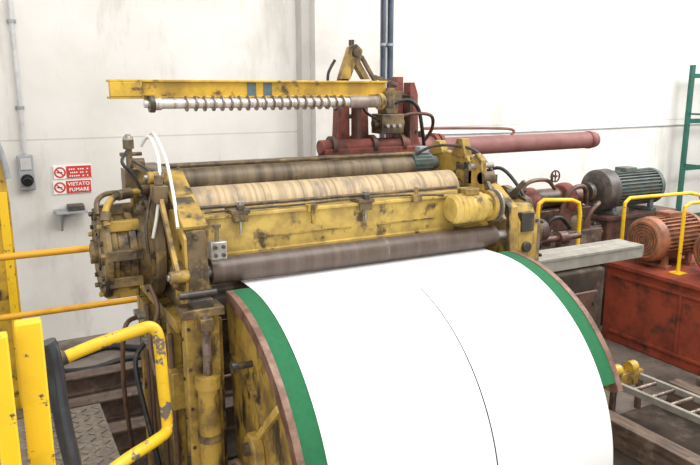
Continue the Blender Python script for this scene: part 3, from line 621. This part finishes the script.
# ================================================ motors
def motor(name, lab, cx, cy, cz, r, L, mb, me_, base_z, grp=None, cov=1.0):
    t = thing(name, lab, 'motor', (cx, cy, base_z), grp)
    x0 = cx-L/2; x1 = cx+L/2
    g = G().lathe((x0+.1,cy,cz),(1,0,0),[(0,0),(0,r*.86),(L-.18,r*.86),(L-.18,0)],36)
    n = 32
    for k in range(n):
        a = 2*PI*k/n; c = Vector((0,math.cos(a),math.sin(a))); q = Vector((x0+.11,cy,cz))+c*r*.9
        u = Vector((0,-c.z,c.y)); s = .006; hh = r*.09
        vs = []
        for qq in (q, q+Vector((L-.2,0,0))):
            for i, j in ((-1,-1),(1,-1),(1,1),(-1,1)): vs.append(g.bm.verts.new(qq+u*i*s+c*j*hh))
        for f in ((3,2,1,0),(4,5,6,7),(0,1,5,4),(1,2,6,5),(2,3,7,6),(3,0,4,7)): g.bm.faces.new([vs[i] for i in f])
    obj('body', g, mb, t, 0)
    rc = r*cov; dc = .12*cov**3
    fc_ = obj('fan_cover', G().lathe((x0,cy,cz),(1,0,0),[(0,0),(0,rc*.8),(.03,rc*.97),(dc,rc),(dc,0)],36), me_, t, 0)
    g = G()
    for k in range(5): g.ringt((x0-.002,cy,cz),(1,0,0),r*(.15+.13*k),r*(.19+.13*k),.004)
    obj('grille', g, 'dark', fc_, 0)
    obj('end_bell', G().lathe((x1-.08,cy,cz),(1,0,0),[(0,0),(0,r),(.05,r),(.09,r*.5),(.12,r*.45),(.12,0)],36), mb, t, 0)
    obj('shaft', G().cyl((x1+.03,cy,cz),(x1+.12,cy,cz),r*.14), 'steel', t, 0)
    obj('terminal_box', G().box(cx-.08,cx+.1,cy-.08,cy+.08,cz+r*.9,cz+r*1.15), mb, t, .008)
    for xx in (x0+.14, x1-.2): obj('foot', G().box(xx,xx+.08,cy-r*.85,cy+r*.85,base_z,base_z+.03).box(xx+.01,xx+.07,cy-r*.7,cy-r*.5,base_z+.03,cz-r*.3).box(xx+.01,xx+.07,cy+r*.5,cy+r*.7,base_z+.03,cz-r*.3), mb, t)
    return t
t = thing('machine_base', 'long orange red steel base box carrying the orange brown motors at right edge', 'base', (6.3, 4.0, 0))
obj('box', G().box(5.6,7.2,3.0,4.80,0,.80), 'redbox', t, .01)
obj('top_plate', G().box(5.57,7.23,2.97,4.83,.80,.84), 'redbox', t, .004)
obj('panel_frame', G().box(5.585,5.6,3.2,4.7,.70,.73).box(5.585,5.6,3.2,4.7,.1,.13).box(5.585,5.6,3.9,3.93,.13,.70), 'redbox', t)
motor('electric_motor', 'orange brown finned electric motor farthest along the orange red base', 6.04, 4.46, 1.12, .225, .70, 'orange', 'orange', .84, grp='orange brown finned motors')
motor('electric_motor', 'orange brown finned electric motor cut off by the right photo edge', 6.14, 3.78, 1.12, .225, .70, 'orange', 'orange', .84, grp='orange brown finned motors')
motor('large_motor', 'large dull grey green electric motor with dark round end cap on its left', 6.30, 5.25, 1.50, .205, .94, 'teal', 'mcov', 1.24, cov=1.14)
tag(obj('motor_pedestal', G().box(5.85,6.9,5.05,5.48,0,1.20).box(5.8,6.95,5.02,5.52,1.20,1.24), 'pump'), 'dark brown pedestal under the large grey green motor', 'pedestal')
def hoop(lab, pts, Y, r=.024, zb=0):
    P = [PY(a_, b_, Y) for a_, b_ in pts]
    P = [Vector((P[0].x, Y, zb))] + P + [Vector((P[-1].x, Y, zb))]
    t = thing('guard_hoop', lab, 'railing', (P[0].x, Y, zb), 'yellow guard hoops at right')
    obj('hoop_tube', G().tube(P, r, 12, False), 'yel', t, 0)
    each('base_plate', G().box(P[0].x-.06,P[0].x+.06,Y-.06,Y+.06,zb,zb+.012).box(P[-1].x-.06,P[-1].x+.06,Y-.06,Y+.06,zb,zb+.012), 'yel', t)
hoop('small yellow guard hoop beside the rusty pump unit', [(538,212),(539,204),(544,200),(572,200),(579,203),(580,212)], 4.75, .02)
hoop('yellow guard hoop around the far end of the first orange brown motor', [(624,212),(625,203),(630,198),(690,193),(700,195),(703,205)], 4.92, .020)
hoop('yellow guard hoop standing between the two orange brown motors', [(684,214),(685,207),(691,203),(740,199),(748,203),(750,214)], 4.12, .018, .84)
# low track and timbers over the dark pit at lower right
tag(obj('pit_plate', G().box(2.95, 5.5, 1.0, 3.45, 0, .02), 'pit'), 'dark brown oily floor area under the low track at lower right', 'floor plate')
ZT = .30
A0 = PZ(640, 376, ZT); B0 = A0-Vector((.30, 0, 0)); dv = Vector((.10, -1.7, 0))
t = thing('ladder_track', 'low flat track with round rungs and a yellow pulley bracket at lower right', 'track', (A0.x, A0.y, 0))
for q_ in (A0, B0): obj('side_rail', G().bar(q_, q_+dv, .035, .05), 'plank', t)
nr = 10
for k in range(1, nr+1):
    o1 = A0+dv*(k/(nr+1)); o2 = B0+dv*(k/(nr+1)); obj('rung', G().cyl(o1, o2, .016, n=12), 'ring', t, 0)
obj('pulley_bracket', G().box(B0.x-.05, A0.x+.04, A0.y, A0.y+.08, ZT-.06, ZT+.05), 'dyel', t)
each('pulley', G().cyl((B0.x+.02,A0.y+.04,ZT+.08),(B0.x+.09,A0.y+.04,ZT+.08),.05).cyl((A0.x-.10,A0.y+.04,ZT+.08),(A0.x-.03,A0.y+.04,ZT+.08),.05), 'oyel', t, 0)
for q_ in (A0, B0, A0+dv*.9, B0+dv*.9): obj('leg', G().box(q_.x-.02, q_.x+.02, q_.y-.02, q_.y+.02, .02, ZT-.02), 'beamb', t)
for i, (xx, w_, h_, lab) in enumerate(((A0.x-.62,.13,.20,'dark timber like floor beam nearest the white sheet at lower right'), (A0.x+.34,.13,.20,'dark timber like floor beam on the far side of the low track'), (A0.x+.72,.16,.16,'dark timber like floor beam beside the orange red base at lower right'))):
    b_ = obj('floor_timber', G().box(xx-w_/2, xx+w_/2, 1.2, min(A0.y+.2, 3.4), .02, .02+h_), 'timber', bev=.006); tag(b_, lab, 'timber', 'floor timbers at lower right')
tag(obj('cross_timber', G().box(A0.x-.5, A0.x+.25, 2.0, 2.12, .02, .16), 'timber', bev=.006), 'short dark cross timber lying under the low track', 'timber')
# green rack
t = thing('storage_rack', 'dark green steel storage rack by the wall at the right edge', 'rack', (10.6, 6.8, 0))
for xx in (9.85, 11.6):
    for yy in (6.5, 7.1): obj('upright', G().box(xx-.035,xx+.035,yy-.03,yy+.03,0,2.95), 'rack', t)
for z in (.5,1.3,2.05,2.75):
    for yy in (6.5,7.1): obj('shelf_beam', G().box(9.88,11.57,yy-.02,yy+.02,z,z+.07), 'rack', t)
for z in (.6,1.4,2.2): obj('brace', G().bar((9.85,6.5,z),(9.85,7.1,z),.02,.03), 'rack', t)
# ================================================ FOREGROUND LEFT
t = thing('hand_rail', 'thick yellow handrail bend with chipped paint in the left foreground', 'handrail', (.4, 2.65, 0))
pp = [PY(66,357,2.62), PY(100,343,2.64), PY(138,330,2.66), PY(150,327,2.66), PY(157,333,2.66), PY(160,350,2.66), PY(163,385,2.66), PY(167,420,2.66), PY(166,432,2.64), PY(155,441,2.58), PY(130,457,2.5), PY(112,470,2.46)]
obj('rail_tube', G().tube(pp, .024, 16), 'wyel', t, 0)
obj('support_post', G().cyl(pp[-1], (pp[-1].x, pp[-1].y, 0), .024), 'wyel', t, 0)
obj('end_cap', G().cyl(pp[0], pp[0]+(pp[0]-pp[1]).normalized()*.02, .027), 'dark', t, 0)
def vplate(nm, lab, pxl, pxr, top, Y, th, m='yel'):
    a = PY(pxl, top, Y); b = PY(pxr, top, Y)
    t = thing(nm, lab, 'guard', ((a.x+b.x)/2, Y, 0), 'yellow uprights in left foreground')
    obj('upright_plate', G().box(a.x, b.x, Y, Y+th, 0, a.z), m, t, .006)
    return t, a, b
t, a, b = vplate('guard_upright', 'wide flat yellow upright in the left foreground beside the dark curved bar', 14, 42, 325, 2.15, .05)
t2, a2, b2 = vplate('guard_upright', 'yellow upright cut off by the lower left photo corner', -14, 8, 339, 2.05, .05)
each('side_hinge', G().cyl((b2.x+.012,2.04,1.35),(b2.x+.012,2.04,1.5),.018).cyl((b2.x+.012,2.04,1.1),(b2.x+.012,2.04,1.2),.018), 'byel', t2, 0)
cp = [PY(47,342,2.40), PY(52,354,2.40), PY(56,375,2.40), PY(60,405,2.39), PY(66,435,2.38), PY(74,470,2.37)]
cp += [cp[-1]+Vector((.02,0,-.3)), Vector((cp[-1].x+.03, cp[-1].y, 0))]
t = thing('curved_bar', 'dark shiny curved steel bar standing beside the yellow upright', 'bar', (cp[-1].x, cp[-1].y, 0))
obj('bar_body', G().tube(cp, .029, 20), 'rolld', t, 0)
obj('bar_base', G().cyl(cp[-1], cp[-1]+Vector((0,0,.02)), .06), 'dark', t, 0)
# ================================================ LIGHT / CAMERA
w = bpy.data.worlds.new('hall_light'); SC.world = w; w.use_nodes = True
w.node_tree.nodes['Background'].inputs[0].default_value = (1, .985, .96, 1)
w.node_tree.nodes['Background'].inputs[1].default_value = 1.02
def area(name, loc, tgt, size, e, col=(1,1,1)):
    l = bpy.data.lights.new(name, 'AREA'); l.energy = e; l.size = size; l.color = col
    o = bpy.data.objects.new(name, l); COL.objects.link(o); o.location = loc
    o.rotation_euler = (Vector(tgt)-Vector(loc)).to_track_quat('-Z', 'Y').to_euler()
area('overhead_fill', (3, 1.5, 6.5), (2.3, 3.6, 1.2), 4, 270, (1, .985, .95))  # added large soft lamp overhead, lifts the brightness of the machine
area('right_wall_fill', (9, 3.4, 5.5), (7.5, 7.4, 2.5), 3, 400)  # added unseen lamp that pushes the right wall towards white
area('camera_left_area', (-2, -2, 3.5), (1.5, 4, 1.5), 3, 140, (1, .98, .95))  # area lamp behind the camera on the left, aimed at the machine
cam = bpy.data.cameras.new('camera'); co = bpy.data.objects.new('camera', cam); COL.objects.link(co)
cam.sensor_width = 36; cam.lens = FP/700*36; cam.clip_start = .05
co.matrix_world = Matrix(((Rv.x,Uv.x,-Fv.x,0),(Rv.y,Uv.y,-Fv.y,0),(Rv.z,Uv.z,-Fv.z,H),(0,0,0,1)))
SC.camera = co
SC.view_settings.view_transform = 'Standard'
